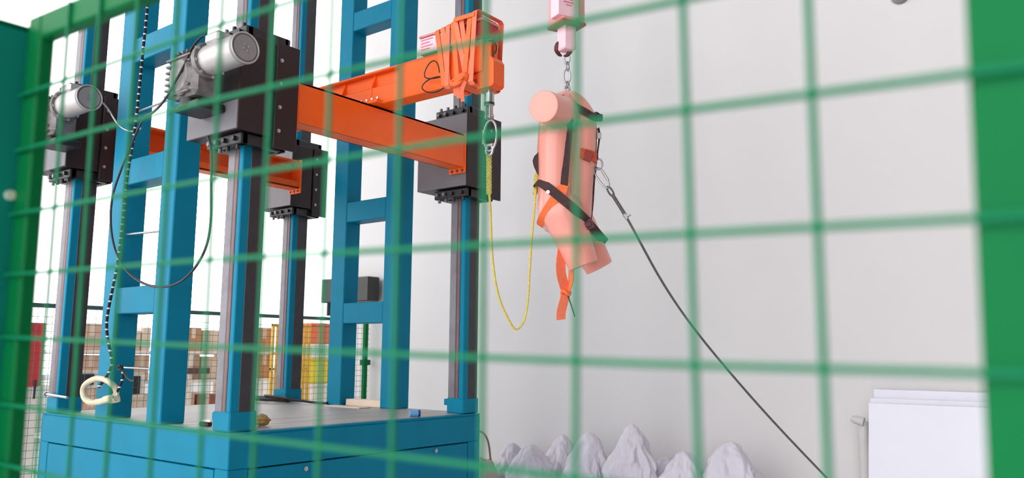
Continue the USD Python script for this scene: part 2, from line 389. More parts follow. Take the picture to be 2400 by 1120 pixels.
# orange beams between the carriages
def beam(x, side, dz, label):
    # side +1: web on the +x face (open towards -x); -1: the mirror image
    y0, y1 = YA+.212, YD-.099; zb, zt = 2.405+dz, 2.60+dz
    t = Thing('lifting_beam', label, 'beam', (x, (y0+y1)/2, zb))
    xi = x-side*.11
    t.part('web', cbox(x-side*.012, x, y0+.012, y1-.012, zb, zt, .003), ORANGE)
    t.part('flange', cbox(xi, x, y0+.012, y1-.012, zt-.014, zt, .003), ORANGE)
    t.part('flange', cbox(xi, x-side*.002, y0+.012, y1-.012, zb, zb+.012, .003), ORANGE)
    t.part('flange_lip', cbox(xi, xi+side*.012, y0+.012, y1-.012, zb, zb+.05, .003), ORANGE)
    for yy, d in ((y0, 1), (y1-.012, -1)):
        e = t.part('end_plate', cbox(xi-side*.01, x+side*.006, yy, yy+.012, zb-.03, zt+.006, .003), ORANGE)
        yo = yy+.012 if d > 0 else yy
        for k in range(3):
            t.part('bolt', bolt((xi+side*(.015+.04*k), yo, zb-.015), (0, d, 0), .007), RUST, under=e)
        t.part('bolt', bolt((x-side*.03, yo, zt-.02), (0, d, 0), .008), RUST, under=e)
    return t
beam(-3.085, 1, 0, 'orange box-section beam joining the near front carriage to the right rear carriage')
beam(-4.70, -1, .05, 'orange beam glimpsed behind the front mast, joining the two left carriages')

# cantilever arm across both beams
ay0, ay1, az0, az1 = 2.815, 2.905, 2.665-.062, 2.79
t = Thing('cantilever_arm', 'orange cantilever arm lying across both beams, its rounded end jutting right over the drop', 'crane arm', (-3.7, 2.88, az0))
xe, xs = -2.345, -5.32
t.part('web', cbox(xs+.1, xe+.02, 2.85, 2.87, az0+.012, az1-.01, .003), ORANGE)
t.part('web', cbox(-2.92, xe+.02, ay0, ay0+.012, az0+.004, az1-.005, .003), ORANGE)
t.part('web', cbox(xs+.1, -2.92, ay0+.004, ay0+.012, az0+.004, az0+.10, .003), ORANGE)
t.part('flange', cbox(xs, xe, ay0, ay1, az1-.012, az1, .003), ORANGE)
t.part('flange', cbox(xs+.1, xe, ay0-.004, ay1, az0, az0+.014, .003), ORANGE)
for xx in (-5.25, -5.05, -4.85, -4.3, -4.0, -3.7, -3.37, -3.135, -2.90):
    m = trimesh.convex.convex_hull(np.array([[xx+dx, y, z] for dx in (0, .012) for y, z in ((ay0+.002, az0+.10), (2.855, az0+.012), (2.855, az1-.01), (ay0+.03, az1-.012), (ay0+.002, az0+.012))]))
    t.part('stiffener', m, ORANGE, False)
m = trimesh.convex.convex_hull(np.array([[x, y, z] for y in (ay0+.001, ay1-.001) for x, z in ((-2.92, az0+.1), (-2.92, az1-.002), (-2.80, az1-.002), (-2.74, az0+.1))]))
t.part('gusset', m, ORANGE, False)
from shapely.geometry import Polygon
eb = Polygon([(-2.40, 2.555), (-2.312, 2.555), (-2.302, 2.565), (-2.302, 2.672), (-2.318, 2.695), (-2.35, 2.704), (-2.40, 2.704)])
m = trimesh.creation.extrude_polygon(eb, .078); m.apply_transform(np.array([[1, 0, 0, 0], [0, 0, -1, 2.888], [0, 1, 0, 0], [0, 0, 0, 1.]]))
t.part('end_block', m, ORANGE, 30)
ZB = 2.601
for x0 in (-3.19, -4.70):
    zb_ = ZB+(.05 if x0 < -4 else 0)
    t.part('beam_clamp', cbox(x0, x0+.16, ay1, ay1+.045, zb_, zb_+.018, .003), ORANGE)
    br = t.part('beam_clamp', cbox(x0, x0+.16, ay0-.045, ay0, zb_, zb_+.018, .003), ORANGE)
    for q in (.02, .06, .1, .14):
        t.part('bolt', bolt((x0+q, ay0-.022, ZB+.018+(.05 if x0 < -4 else 0)), (0, 0, 1), .008, .016), STEEL, under=br)

# winch box on the arm
wx0, wx1, wz0, wz1 = -2.765, -2.36, az1+.002, az1+.088
t = Thing('winch_box', 'pink and red labelled winch box strapped on top of the orange arm', 'winch', (-2.56, 2.87, wz0))
t.part('case', cbox(wx0, wx1, ay0-.02, ay1+.02, wz0, wz1, .008), REDP)
lb = t.part('label_plate', cbox(wx0+.005, wx1-.14, ay0-.0225, ay0-.0195, wz0-.0, wz1-.006, .001), PINKL, label='pale pink printed label on the case front')
for k in range(4):
    t.part('print_line', cbox(wx0+.015, wx0+.015+.06+.02*(k % 2), ay0-.0235, ay0-.0222, wz0+.018+.016*k, wz0+.024+.016*k, 0), PRINT, False, under=lb)
t.part('lid', cbox(wx0-.003, wx1+.003, ay0-.023, ay1+.022, wz1, wz1+.012, .004), PINKSH)
t.part('drum_cover', MB().add(lathe((wx1-.18, 2.86, wz1+.012), (wx1-.18, 2.86, wz1+.04), [(0, 0), (0, .04), (.7, .036), (1, .03), (1, 0)], 24)), PINKSH)
t.part('handle_ring', MB().tube([at(1150+13*math.cos(q), 112-17*math.sin(q), 'y', ay0-.01) for q in np.linspace(-1.2, 1.9, 16)], .005, 8), CABLE, label='black loop at the box end')
t.part('body_side', cbox(wx0+.16, wx1-.002, ay0-.016, ay0-.004, az0+.03, az1-.004, .003), ORANGE)

# orange webbing wound round arm and box
t = Thing('webbing_sling', 'orange webbing wound in crossing turns round the winch box and arm', 'strap', (-2.55, 2.87, az0))
def wind(xt, xb, w=.026, off=0.):
    yf, yb = ay0-.03-off, ay1+.03+off; zt, zb = wz1+.017+off, az0-.012-off
    pts = [(xt, yf, zt-.012), (xt, yf+.014, zt), (xt, yb-.014, zt), (xt, yb, zt-.012), ((xt+xb)/2, yb, (zt+zb)/2), (xb, yb, zb+.012), (xb, yb-.014, zb), (xb, yf+.014, zb), (xb, yf, zb+.012), ((xt+xb)/2, yf, (zt+zb)/2)]
    P = np.array(pts); Q = []
    for i in range(len(P)):
        a, b = P[i], P[(i+1) % len(P)]
        for s in np.linspace(0, 1, 5)[:-1]: Q.append(a+(b-a)*s)
    return ribbon(np.array(Q), (1, 0, 0), w, .003, True)
for i, (xt, xb) in enumerate(((-2.637, -2.583), (-2.597, -2.551), (-2.56, -2.56), (-2.525, -2.49), (-2.47, -2.41), (-2.505, -2.425), (-2.41, -2.44), (-2.378, -2.395))):
    t.part('strap_turn', wind(xt, xb, .027, .0035*i), SALMON if i % 3 else ORANGEW, False)
t.part('strap_turn', ribbon(np.array([(x, ay0-.06, wz1+.012-.006*math.sin(3*x)) for x in np.linspace(-2.50, -2.375, 12)]), (0, 0, 1), .02, .003), ORANGEW, False, label='turn pulled across the box end')
kn = MB()
for k in range(3):
    kn.tube([np.array([-2.47+.03*math.cos(q)+.012*k, ay0-.065+.014*math.sin(q), az0-.012+.02*math.sin(q+k)]) for q in np.linspace(0, 2*math.pi, 18, False)], .012, 8, True)
t.part('knot', kn, ORANGEW)
for dx, L in ((.005, .075), (.03, .095), (-.012, .06)):
    t.part('strap_tail', ribbon(np.array([(-2.455+dx-.02*s-.01*math.sin(4*s), ay0-.06, az0-.02-L*s) for s in np.linspace(0, 1, 8)]), (.8, .6, 0), .018, .003), SALMON, False)
# thin dark cord loops beside the sling
single('cord_loop', MB().tube(curve([at(*p, 'y', ay0-.03) for p in ((1030, 170), (1000, 158), (995, 178), (1012, 184), (1032, 180), (1003, 188), (989, 205), (1003, 216), (1034, 210), (1040, 206))], 60), .003, 6), CABLE,
       'thin dark cord looped on the orange arm beside the webbing', 'cord')

# load cell, hook and yellow lanyard at the arm's end
LC = at(1147, 212, 'y', 2.85); xl = LC[0]
z = lambda py: at(1147, py, 'y', 2.85)[2]
t = Thing('load_cell', 'small silver load cell hanging under the arm end', 'load cell', (xl, 2.85, z(278)))
t.part('barrel', lathe((xl, 2.85, 2.557), (xl, 2.85, z(248)), [(0, 0), (0, .012), (.28, .012), (.28, .023), (.92, .023), (1, .018), (1, 0)], 28), STEEL)
t.part('band', MB().cyl((xl, 2.85, z(241)), (xl, 2.85, z(246)), .0245, n=28), DARK)
t.part('clevis', MB().box(xl-.018, xl-.008, 2.838, 2.862, z(280), z(247), .003).box(xl+.006, xl+.016, 2.838, 2.862, z(280), z(247), .003).cyl((xl-.024, 2.85, z(272)), (xl+.024, 2.85, z(272)), .006, n=12), STEEL)
def oval(c, ax_, bx_, a, b, n=28):                      # closed loop of half-lengths a along ax_, b along bx_
    return np.array([np.array(c)+np.array(ax_)*a*math.sin(q)*(1 if abs(math.sin(q)) < 2 else 1)+np.array(bx_)*b*math.cos(q) for q in np.linspace(0, 2*math.pi, n, False)])
zc = z(318)
t = Thing('snap_hook', 'steel snap hook hanging from the load cell, yellow rope below it', 'carabiner', (xl, 2.85, z(355)))
t.part('hook_frame', tube(oval((xl+.008, 2.85, zc), (0, 0, 1), (1, 0, 0), .072, .038), .0055, 10, True), STEEL)
t.part('gate', MB().cyl((xl-.03, 2.85, zc+.03), (xl-.03, 2.85, zc-.035), .008, n=14), ALU)
t.part('swivel_eye', MB().tube(oval((xl+.004, 2.85, z(352)), (0, 0, 1), (1, 0, 0), .024, .02, 18), .006, 8, True).cyl((xl-.02, 2.85, z(340)), (xl+.025, 2.85, z(340)), .008, n=12), STEEL)
t = Thing('yellow_lanyard', 'thin yellow rope sagging from the snap hook down and up to the dummy back', 'rope', (xl, 2.87, z(460)))
q0 = dep(1147, 362, 3.82)
Lp = [(1147, 455, 3.82), (1151, 540, 3.82), (1158, 640, 3.83), (1174, 710, 3.84), (1195, 755, 3.86), (1210, 772, 3.87), (1222, 763, 3.88), (1232, 738, 3.89), (1240, 660, 3.90), (1247, 550, 3.91), (1255, 455, 3.92), (1257, 415, 3.93)]
t.part('line', tube(curve([dep(*p) for p in Lp], 110), .0054, 8), YELLOW)
def splice(a, b, r, turns):
    a, b = np.array(a), np.array(b); m = MB()
    for ph in (0, 2.1, 4.2):
        m.tube([a+(b-a)*s+r*np.array([math.cos(ph+turns*6.283*s), math.sin(ph+turns*6.283*s), 0]) for s in np.linspace(0, 1, 50)], r*.75, 7)
    return m
t.part('splice', splice(dep(1146, 360, 3.82), dep(1146, 455, 3.82), .008, 4), YELLOW, label='thick spliced end below the hook')
t.part('splice', splice(dep(1258, 408, 3.93), dep(1254, 455, 3.93), .007, 3), YELLOW, label='thick spliced end at the dummy back')

# ------------------------------------------------------------------ the dummy
D0 = 3.9; S = D0/FPX; FH = np.array([FW[0], FW[1], 0]); FH /= np.linalg.norm(FH)
th = np.linspace(0, 2*math.pi, 40, False)
def sup(a, e=.8): return np.sign(a)*np.abs(a)**e
def column(sec, dd):
    return strip([[dep((l+q)/2, y, D0+dd)+RT*(q-l)/2*S*sup(np.cos(a))+FH*hd*sup(np.sin(a)) for a in th] for y, l, q, hd in sec])
SL = [(223, 1300, 1330, 0.05), (229, 1290, 1338, 0.085), (242, 1279, 1342, 0.12), (264, 1268, 1347, 0.135), (300, 1262, 1345, 0.14), (350, 1259, 1344, 0.14), (400, 1260, 1341, 0.138), (450, 1261, 1339, 0.138), (490, 1259, 1342, 0.135), (520, 1264, 1351, 0.125), (542, 1280, 1354, 0.09)]
SR = [(219, 1312, 1342, 0.05), (226, 1310, 1354, 0.085), (238, 1312, 1368, 0.12), (254, 1306, 1382, 0.135), (272, 1312, 1393, 0.14), (310, 1317, 1399, 0.14), (350, 1318, 1398, 0.138), (400, 1316, 1394, 0.135), (450, 1312, 1390, 0.135), (500, 1315, 1388, 0.13), (535, 1325, 1388, 0.1)]
def man(m):
    m = trimesh.Trimesh(m.vertices, m.faces, process=True)
    if m.volume < 0: m.invert()
    return manifold3d.Manifold(manifold3d.Mesh(np.asarray(m.vertices, np.float32), np.asarray(m.faces, np.uint32)))
def tri(m):
    q = m.to_mesh(); return trimesh.Trimesh(q.vert_properties[:, :3], q.tri_verts, process=False)
core = man(column(SL, -.02))+man(column(SR, .03))
def limb(a, ra, b, rb, n=40, cut=None):                 # tapered limb with a flat, slightly rounded end at b
    a = np.array(a); b = np.array(b)
    return man(lathe(a, b, [(0, 0), (0, ra*.9), (.02, ra), (.93, rb), (.985, rb*.99), (1, rb*.93), (1, 0)], n))
def ball(c, r): 
    return man(trimesh.Trimesh(*(lambda s: (s.vertices*r+np.array(c), s.faces))(trimesh.creation.icosphere(3))))
hipn, hipf = dep(1318, 497, D0-.075), dep(1338, 500, D0+.075)
endn, endf = dep(1368, 622, D0-.10), dep(1405, 628, D0+.07)
legs = manifold3d.Manifold.batch_hull([ball(hipn, .098), limb(hipn, .09, (hipn+endn)/2, .085)])+limb((hipn*.6+endn*.4), .086, endn, .071)
legs += manifold3d.Manifold.batch_hull([ball(hipf, .095), limb(hipf, .09, (hipf+endf)/2, .085)])+limb((hipf*.6+endf*.4), .084, endf, .069)
body0 = core+legs
def taubin(m, n, lam=.5, mu=-.53):
    from scipy.sparse import coo_matrix, diags
    q = m.to_mesh(); V, F = np.array(q.vert_properties[:, :3], float), np.array(q.tri_verts)
    e = np.vstack([F[:, [0, 1]], F[:, [1, 2]], F[:, [2, 0]]])
    A = coo_matrix((np.ones(2*len(e)), (np.r_[e[:, 0], e[:, 1]], np.r_[e[:, 1], e[:, 0]])), (len(V), len(V))).tocsr(); A.data[:] = 1
    A = diags(1/np.maximum(np.asarray(A.sum(1)).ravel(), 1))@A
    for _ in range(n):
        V = V+lam*(A@V-V); V = V+mu*(A@V-V)
    return manifold3d.Manifold(manifold3d.Mesh(V.astype(np.float32), F.astype(np.uint32)))
smm = taubin(body0.refine_to_length(.016), 7)
if smm.is_empty(): smm = body0
arm1 = limb(dep(1330, 268, D0-.05), .078, dep(1273, 249, D0-.26), .072)
arm2 = limb(dep(1330, 268, D0+.05), .078, dep(1352, 268, D0+.26), .072)
legends = limb((hipn*.5+endn*.5), .082, endn, .0705)+limb((hipf*.5+endf*.5), .08, endf, .0685)
torso = smm+arm1+arm2+legends
torso_m = tri(torso)
neck = dep(1332, 214, D0)
TD = Thing('test_dummy', 'pink headless torso dummy with stub limbs hanging in the harness', 'dummy', neck)
TD.part('body', torso_m, SKIN, 42)
TD.part('neck_eye', tube(oval(dep(1331, 213, D0), (0, 0, 1), RT*.9+FH*.4, .016, .012, 20), .004, 8, True), STEEL)

# harness: loops cut round the body by planes, so that they lie on its surface all the way round
body_trim = tri(smm)
def loop_on(mesh, o, n, off=.004, pick=None, step=70):
    n = np.array(n)/np.linalg.norm(n)
    s = mesh.section(plane_origin=o, plane_normal=n)
    L = s.discrete
    L = min(L, key=lambda P: np.linalg.norm(P.mean(0)-pick)) if pick is not None else max(L, key=len)
    P = np.asarray(L)[:-1]
    # take the hull of the loop in its plane: webbing bridges the hollows
    a = np.cross(n, [0, 0, 1.]); a = a/np.linalg.norm(a); b = np.cross(n, a)
    uv = np.stack([(P-o)@a, (P-o)@b], 1)
    from shapely.geometry import MultiPoint
    h = MultiPoint(uv).convex_hull.buffer(off)
    ring = h.exterior
    Q = np.array([ring.interpolate(q, normalized=True).coords[0] for q in np.linspace(0, 1, step, False)])
    return o+Q[:, :1]*a+Q[:, 1:]*b, n
def plane3(p, q, r3): 
    n = np.cross(np.array(q)-p, np.array(r3)-p); return np.array(p), n/np.linalg.norm(n)
def small_box(c, a, b, n_, w, h, d):
    m = cbox(-w/2, w/2, -h/2, h/2, -d/2, d/2, min(w, h, d)*.25); R = np.eye(4)
    a = np.array(a)/np.linalg.norm(a); n_ = np.array(n_)-a*(np.array(n_)@a); n_ /= np.linalg.norm(n_)
    R[:3, 0], R[:3, 1], R[:3, 2], R[:3, 3] = a, np.cross(n_, a), n_, c
    m.apply_transform(R); return m
H = Thing('safety_harness', 'brown and orange webbing harness buckled round the pink dummy', 'harness', neck)
# thigh strap, orange, round the near leg
o, n = plane3(dep(1266, 525, D0-.05), dep(1328, 435, D0-.05), dep(1300, 490, D0+.1))
P, n = loop_on(body_trim, o, n, .004)
zlim = dep(1300, 436, D0)[2]
k0 = int(np.argmax(P[:, 2])); P = np.roll(P, -k0, 0); P = P[P[:, 2] < zlim]
H.part('thigh_strap', ribbon(P, n, .040, .004), ORANGEW, False, label='orange thigh strap')
# diagonal brown strap from the back across the hip
o, n = plane3(dep(1262, 425, D0-.1), dep(1385, 528, D0-.1), dep(1330, 500, D0+.14))
P, n = loop_on(body_trim, o, n, .008); dg = H.part('hip_strap', ribbon(P, n, .042, .004, True), BROWNW, False, label='dark brown strap slanting over the hip')
# chest strap
o, n = plane3(dep(1350, 355, D0-.14), dep(1398, 376, D0), dep(1262, 362, D0+.0))
P, n = loop_on(body_trim, o, n, .005); 
right = [(p-o)@RT for p in P]
front = np.array([p for p in np.roll(P, -int(np.argmin(right)), 0)])
rr = [(p-neck)@RT for p in front]
keep = [i for i, v in enumerate(rr) if v > .035]
H.part('chest_strap', ribbon(front[keep[0]:keep[-1]+1], n, .046, .005), paint('red_brown_webbing', lin(228, 84, 46), .7, .15, 60, bump=.3), False, label='red-brown chest strap')
# the visible side strap running down the flank from shoulder to thigh strap
def on_body(pts, off=.006):                             # drop a drawn path on the near side of the body
    out = []
    for px, py in pts:
        d = ray(px, py); hit, _, _ = body_trim.ray.intersects_location([EYE], [d])
        if len(hit):
            h = hit[np.argmin(np.linalg.norm(hit-EYE, axis=1))]; out.append(h-d/np.linalg.norm(d)*off)
    return np.array(out)
Q = on_body([(1322+ (y-228)*.16 if y < 300 else 1334-(y-300)*.09, y) for y in range(236, 440, 8)])
P, T, _, _ = frames(Q); H.part('side_strap', ribbon(curve(Q, 40), RT, .034, .004), BROWNW, False, label='brown strap running down the flank')
Q = on_body([(1322-(y-436)*.25, y) for y in range(434, 468, 6)], .009)
H.part('side_strap', ribbon(curve(Q, 14), RT, .036, .004), ORANGEW, False, label='orange lower end of the flank strap')
# pad standing off the back
pad = np.array([dep(x, y, D0+d) for x, y in ((1268, 350), (1252, 366), (1248, 377), (1251, 390), (1258, 406), (1270, 420)) for d in (-.075, -.015)])
H.part('back_pad', trimesh.convex.convex_hull(pad), BROWNW, False, label='dark pad standing off the back')
Q = on_body([(1309+(y-222)*.42 if y < 262 else 1326+(y-262)*.27, y) for y in range(224, 296, 6)], .01)
H.part('yoke_strap', ribbon(curve(Q, 24), RT, .046, .005), BROWNW, False, label='brown yoke strap beside the shoulder stub')
Q = on_body([(1336+k*5, 243+k*2.6+(k*k)*.02) for k in range(12)], .012)
Q = np.vstack([Q, [dep(1399, 271, D0-.03), dep(1407, 280, D0-.02)]])
H.part('yoke_strap', ribbon(curve(Q, 30), UP, .034, .006), BROWNW, False, label='dark yoke strap over the far shoulder')
H.part('yoke_buckle', small_box(dep(1404, 276, D0-.04), RT, UP, -FW, .034, .034, .016), PLAST)
fr = curve([dep(*p) for p in ((1402, 300, D0-.02), (1404, 330, D0-.02), (1401, 352, D0-.02), (1400, 374, D0-.02))], 20)
H.part('front_strap', ribbon(fr, FH, .04, .005), BROWNW, False)
lo = curve([dep(*p) for p in ((1398, 392, D0-.02), (1393, 420, D0-.02), (1391, 450, D0-.02), (1389, 480, D0-.02), (1384, 520, D0-.03))], 24)
H.part('front_strap', ribbon(lo, FH, .04, .005), BROWNW, False)
H.part('strap_adjuster', small_box(dep(1404, 318, D0-.045), UP, FH, -FW, .03, .022, .012), STEEL)
q = on_body([(1284, 450)], .014)[0]
H.part('snap_button', MB().cyl(q, q-FW*.008, .009, n=16), paint('pearl_button', lin(235, 235, 232), .3, .03), label='white round button on the hip strap')
q = on_body([(1377, 526)], .012)[0]
H.part('buckle', MB().add(small_box(q, RT+.4*UP, UP, -FW, .055, .05, .016)).add(small_box(q-FW*.012, RT+.4*UP, UP, -FW, .03, .022, .012)), paint('plum_buckle', lin(92, 48, 54), .45, .1), label='dark plum buckle at the groin')
q = on_body([(1378, 366)], .014)[0]
H.part('buckle', MB().add(small_box(q, RT-.4*UP, UP, -FW, .04, .046, .01)), paint('dark_red_buckle', lin(140, 44, 34), .4, .1), label='dark red chest buckle')
for k in (-1, 0, 1):
    pass
# loose orange strap ends under the near leg
def hang(px, w, pts, wd): 
    return ribbon(curve([dep(*p) for p in pts], 30), wd, w, .004)
H.part('strap_end', hang(0, .05, ((1321, 560, D0-.10), (1316, 600, D0-.10), (1315, 640, D0-.10), (1322, 668, D0-.09), (1326, 684, D0-.09)), RT*.9+FH*.5), SALMON, False, label='orange strap end hanging below the thigh')
H.part('strap_end', hang(0, .04, ((1330, 575, D0-.08), (1338, 620, D0-.08), (1338, 655, D0-.085), (1330, 682, D0-.088)), RT*.5-FH*.8), ORANGEW, False)
kq = dep(1326, 686, D0-.09)
H.part('strap_knot', MB().tube([kq+RT*.018*math.cos(a)+UP*.008*math.sin(2*a)+FH*.016*math.sin(a) for a in np.linspace(0, 6.283, 20, False)], .009, 8, True), ORANGEW)
H.part('strap_end', hang(0, .044, ((1325, 690, D0-.09), (1320, 712, D0-.09), (1315, 735, D0-.09), (1315, 749, D0-.09)), RT*.95+FH*.3), SALMON, False)
H.part('cord_end', MB().tube(curve([dep(*p) for p in ((1330, 690, D0-.09), (1337, 710, D0-.09), (1347, 742, D0-.09))], 16), .003, 6), CABLE)

# release hook and chain above the dummy
hk = dep(1328, 66, D0); t = Thing('release_hook', 'pale pink printed hoist block hanging above the dummy, dark jaw beneath', 'hoist', hk)
v = lambda py: dep(1328, py, D0)[2]
RH = np.array([RT[0], RT[1], 0]); RH /= np.linalg.norm(RH)
def obox(c, w, d, z0, z1, b=.006, yaw=.12):
    a = RH*math.cos(yaw)+FH*math.sin(yaw); n_ = np.cross([0, 0, 1], a)
    m = cbox(-w/2, w/2, -d/2, d/2, z0, z1, b); R = np.eye(4); R[:3, 0] = a; R[:3, 1] = n_; R[:3, 3] = [c[0], c[1], 0]
    m.apply_transform(R); return m
top = 3.75
t.part('block', obox(hk, .125, .13, v(62), top, .006, .5), PINKSH)
lbp = t.part('label_plate', obox(hk-FH*.045-RH*.012, .112, .07, v(52), top, .002, .5), PINKL, label='pale printed face of the block')
t.part('base_rim', obox(hk, .134, .138, v(66), v(58), .004, .5), REDP)
t.part('neck_block', obox(hk, .068, .07, v(122), v(64), .006, .5), PINKL)
for k, (py, w) in enumerate(((3, .06), (10, .045), (17, .055), (24, .03))):
    a = RH*math.cos(.5)+FH*math.sin(.5); n_ = np.cross([0, 0, 1], a)
    c = hk-FH*.045-RH*.012-n_*.0355; m = cbox(-w/2, w/2, -.0006, .0006, v(py+3), v(py), 0)
    R = np.eye(4); R[:3, 0] = a; R[:3, 1] = n_; R[:3, 3] = [c[0], c[1], 0]; m.apply_transform(R)
    t.part('print_line', m, PRINT, False, under=lbp)
jw = MB()
for s in (-1, 1):
    jw.tube(curve([dep(1321, 100, D0)+RH*.0, dep(1321+s*16, 112, D0), dep(1321+s*10, 128, D0), dep(1321+s*2-2, 131, D0)], 16), [.013]*10+[.011, .010, .009, .008, .006, .004], 10)
t.part('jaw', jw, paint('dark_red_jaw', lin(74, 20, 32), .4, .1), label='dark red hook jaw')
t.part('hoist_link', MB().cyl([hk[0], hk[1], top], [hk[0], hk[1], 5.2], .012, n=12), STEEL)
t = Thing('chain', 'short zinc chain between the release hook and the dummy', 'chain', dep(1328, 212, D0))
ys_ = [(127, 150), (145, 166), (161, 196), (191, 205), (201, 214)]
for i, (a, b) in enumerate(ys_):
    xx = 1329+(i % 2)*1.5; c = (dep(xx, a, D0)+dep(xx, b, D0))/2; L = abs(v(a)-v(b))/2
    sd = RH if i % 2 == 0 else (FH*.85+RH*.5); sd = sd/np.linalg.norm(sd)
    t.part('link', tube(oval(c, (0, 0, 1), sd, L, .0125 if i != 2 else .016, 22), .0042, 8, True), STEEL)

# front carabiner and guide rope
t = Thing('front_carabiner', 'long steel carabiner clipped to the chest ring of the harness', 'carabiner', dep(1405, 385, D0-.03))
t.part('chest_ring', tube(oval(dep(1404, 385, D0-.03), UP, RT, .024, .016, 24), .0042, 8, True), STEEL)
a, b = dep(1399, 398, D0-.04), dep(1424, 437, D0-.06); L = np.linalg.norm(b-a); d = (b-a)/L; sd = np.cross(d, FW); sd /= np.linalg.norm(sd)
t.part('carabiner_frame', tube(np.array([(a+b)/2+d*L*.56*np.sign(math.sin(q))*abs(math.sin(q))**.8+sd*(.018-.004*math.sin(q))*np.sign(math.cos(q))*abs(math.cos(q))**.7 for q in np.linspace(0, 6.283, 36, False)]), .0045, 8, True), STEEL)
t.part('gate', MB().cyl((a+b)/2+sd*.019-d*.03, (a+b)/2+sd*.018+d*.025, .0065, n=12), ALU)
t = Thing('guide_rope', 'thin grey guide rope running from the dummy chest down to the lower right', 'rope', dep(1465, 500, 3.85))
E0 = dep(1421, 433, D0-.06); E1 = dep(1466, 505, D0-.06)
t.part('thimble', tube(oval((E0*.78+E1*.22), (E1-E0)/np.linalg.norm(E1-E0), sd, .026, .0095, 22), .0045, 8, True), GREYROPE)
t.part('rope_eye', MB().tube([E0*.7+E1*.3, E0*.4+E1*.6, E1], .0085, 10), GREYROPE)
t.part('ferrule', MB().cyl(E1-(E1-E0)*.06, E1+(E1-E0)*.10, .011, n=14).box(E1[0]-.012, E1[0]+.026, E1[1]-.008, E1[1]+.008, E1[2]-.005, E1[2]+.003, .002), ALU)
fx = [1470, 1540, 1612, 1700, 1810, 1940, 2170]; fy = [512, 640, 750, 860, 985, 1122, 1375]
dd = [3.84, 3.95, 4.05, 4.15, 4.28, 4.42, 4.62]
fl = dep(2170, 1375, 4.62)
pts = [E1]+[dep(x, y, d_) for x, y, d_ in zip(fx, fy, dd)]
pts[-1][2] = .06
t.part('line', tube(curve(pts, 90), .006, 8), GREYROPE)
t.part('floor_anchor', MB().box(fl[0]-.08, fl[0]+.08, fl[1]-.08, fl[1]+.08, 0, .02).tube(oval((fl[0], fl[1], .045), (0, 0, 1), (1, 0, 0), .03, .022, 20), .007, 8, True), STEEL)

# ------------------------------------------------------------------ foreground fence panel
FO = np.array([-0.999645310442331, 0.415214716736042, 1.3615122282510974])
FX = np.array([0.9988183199666546, 0.04374109901160134, -0.021182066854950866])
FZ = np.array([0.02201971861134895, -0.018757992047033736, 0.9995815473119944])
FN = np.cross(FX, FZ)                                    # towards the camera
def fpt(x, z, off=0): return FO+FX*x+FZ*z+FN*off
def fbox(x0, x1, z0, z1, o0, o1, b=.002):
    m = cbox(x0, x1, o0, o1, z0, z1, b); R = np.eye(4); R[:3, 0], R[:3, 1], R[:3, 2], R[:3, 3] = FX, FN, FZ, FO
    m.apply_transform(R)
    if np.linalg.det(R[:3, :3]) < 0: m.invert()
    return m
t = Thing('mesh_fence_panel', 'green welded mesh guard panel across the whole foreground, out of focus', 'fence', fpt(.45, -1.36))
W = .0022
t.part('stile', fbox(-.095, -.062, -1.36, .3965, -.0225, -W-.001, .003), GREEN)
t.part('stile', fbox(.932, .985, -1.36, .3965, -.0225, -W-.001, .003), GREEN)
t.part('top_rail', fbox(-.062, .932, .3635, .3965, -.0225, -W-.001, .003), GREEN)
t.part('bottom_rail', fbox(-.062, .932, -1.30, -1.267, -.0225, -W-.001, .003), GREEN)
VX = [(.0113, .0113), (.0814, .0831), (.1593, .1561), (.2343, .2341), (.3094, .312), (.3865, .3874), (.4636, .4671), (.5437, .5472), (.6273, .6304), (.7046, .7051), (.7785, .7875), (.8539, .8596)]
for xa, xb in VX:
    xm_ = lambda z_: xa+(xb-xa)*(.28-z_)/.35
    t.part('mesh_wire', tube([fpt(xm_(z_), z_, -.0012) for z_ in np.linspace(.393, -1.285, 9)], W, 10), GREENW)
HZ = [([-.09, .3, .98], [.2949, .302, .299]), ([-.08, .305, .626, .782, .98], [.2256, .2296, .2246, .2198, .216]),
      ([-.066, .311, .627, .781, .859, .954], [.1473, .1531, .1545, .1507, .1492, .147]), ([-.054, .318, .629, .951], [.0744, .0776, .0762, .0749]),
      ([-.042, .325, .631, .78, .948], [.0002, -.0014, -.0017, -.0014, .0006]), ([-.03, .33, .632, .95], [-.0773, -.0776, -.0746, -.073]), ([-.018, .9], [-.145, -.148])]
HZ += [([0, .9], [-.222-.0752*k, -.222-.0752*k]) for k in range(14)]
for hx, hz in HZ:
    t.part('mesh_wire', tube([fpt(x, float(np.interp(x, hx, hz)), .0013) for x in np.linspace(-.094, .983, 15)], W*1.03, 10), GREENW)
# gate post on the left
t = Thing('gate_post', 'dark green square post at the extreme left edge, pale bolt on its side', 'post', fpt(-.14, -1.36))
t.part('post', fbox(-.17, -.0985, -1.36, .382, -.01, .085, .003), GREENHAZE)
t.part('post_cap', fbox(-.173, -.0965, .382, .386, -.012, .087, .001), GREEN)
bp = ray(22, 458); tt = ((fpt(-.0985, 0)-EYE)@FX)/(bp@FX); bp = EYE+bp*tt
t.part('bolt_head', MB().cyl(bp, bp+FX*.005, .006, n=16), paint('pale_bolt', lin(215, 225, 205), .4, .05), label='pale round bolt head')

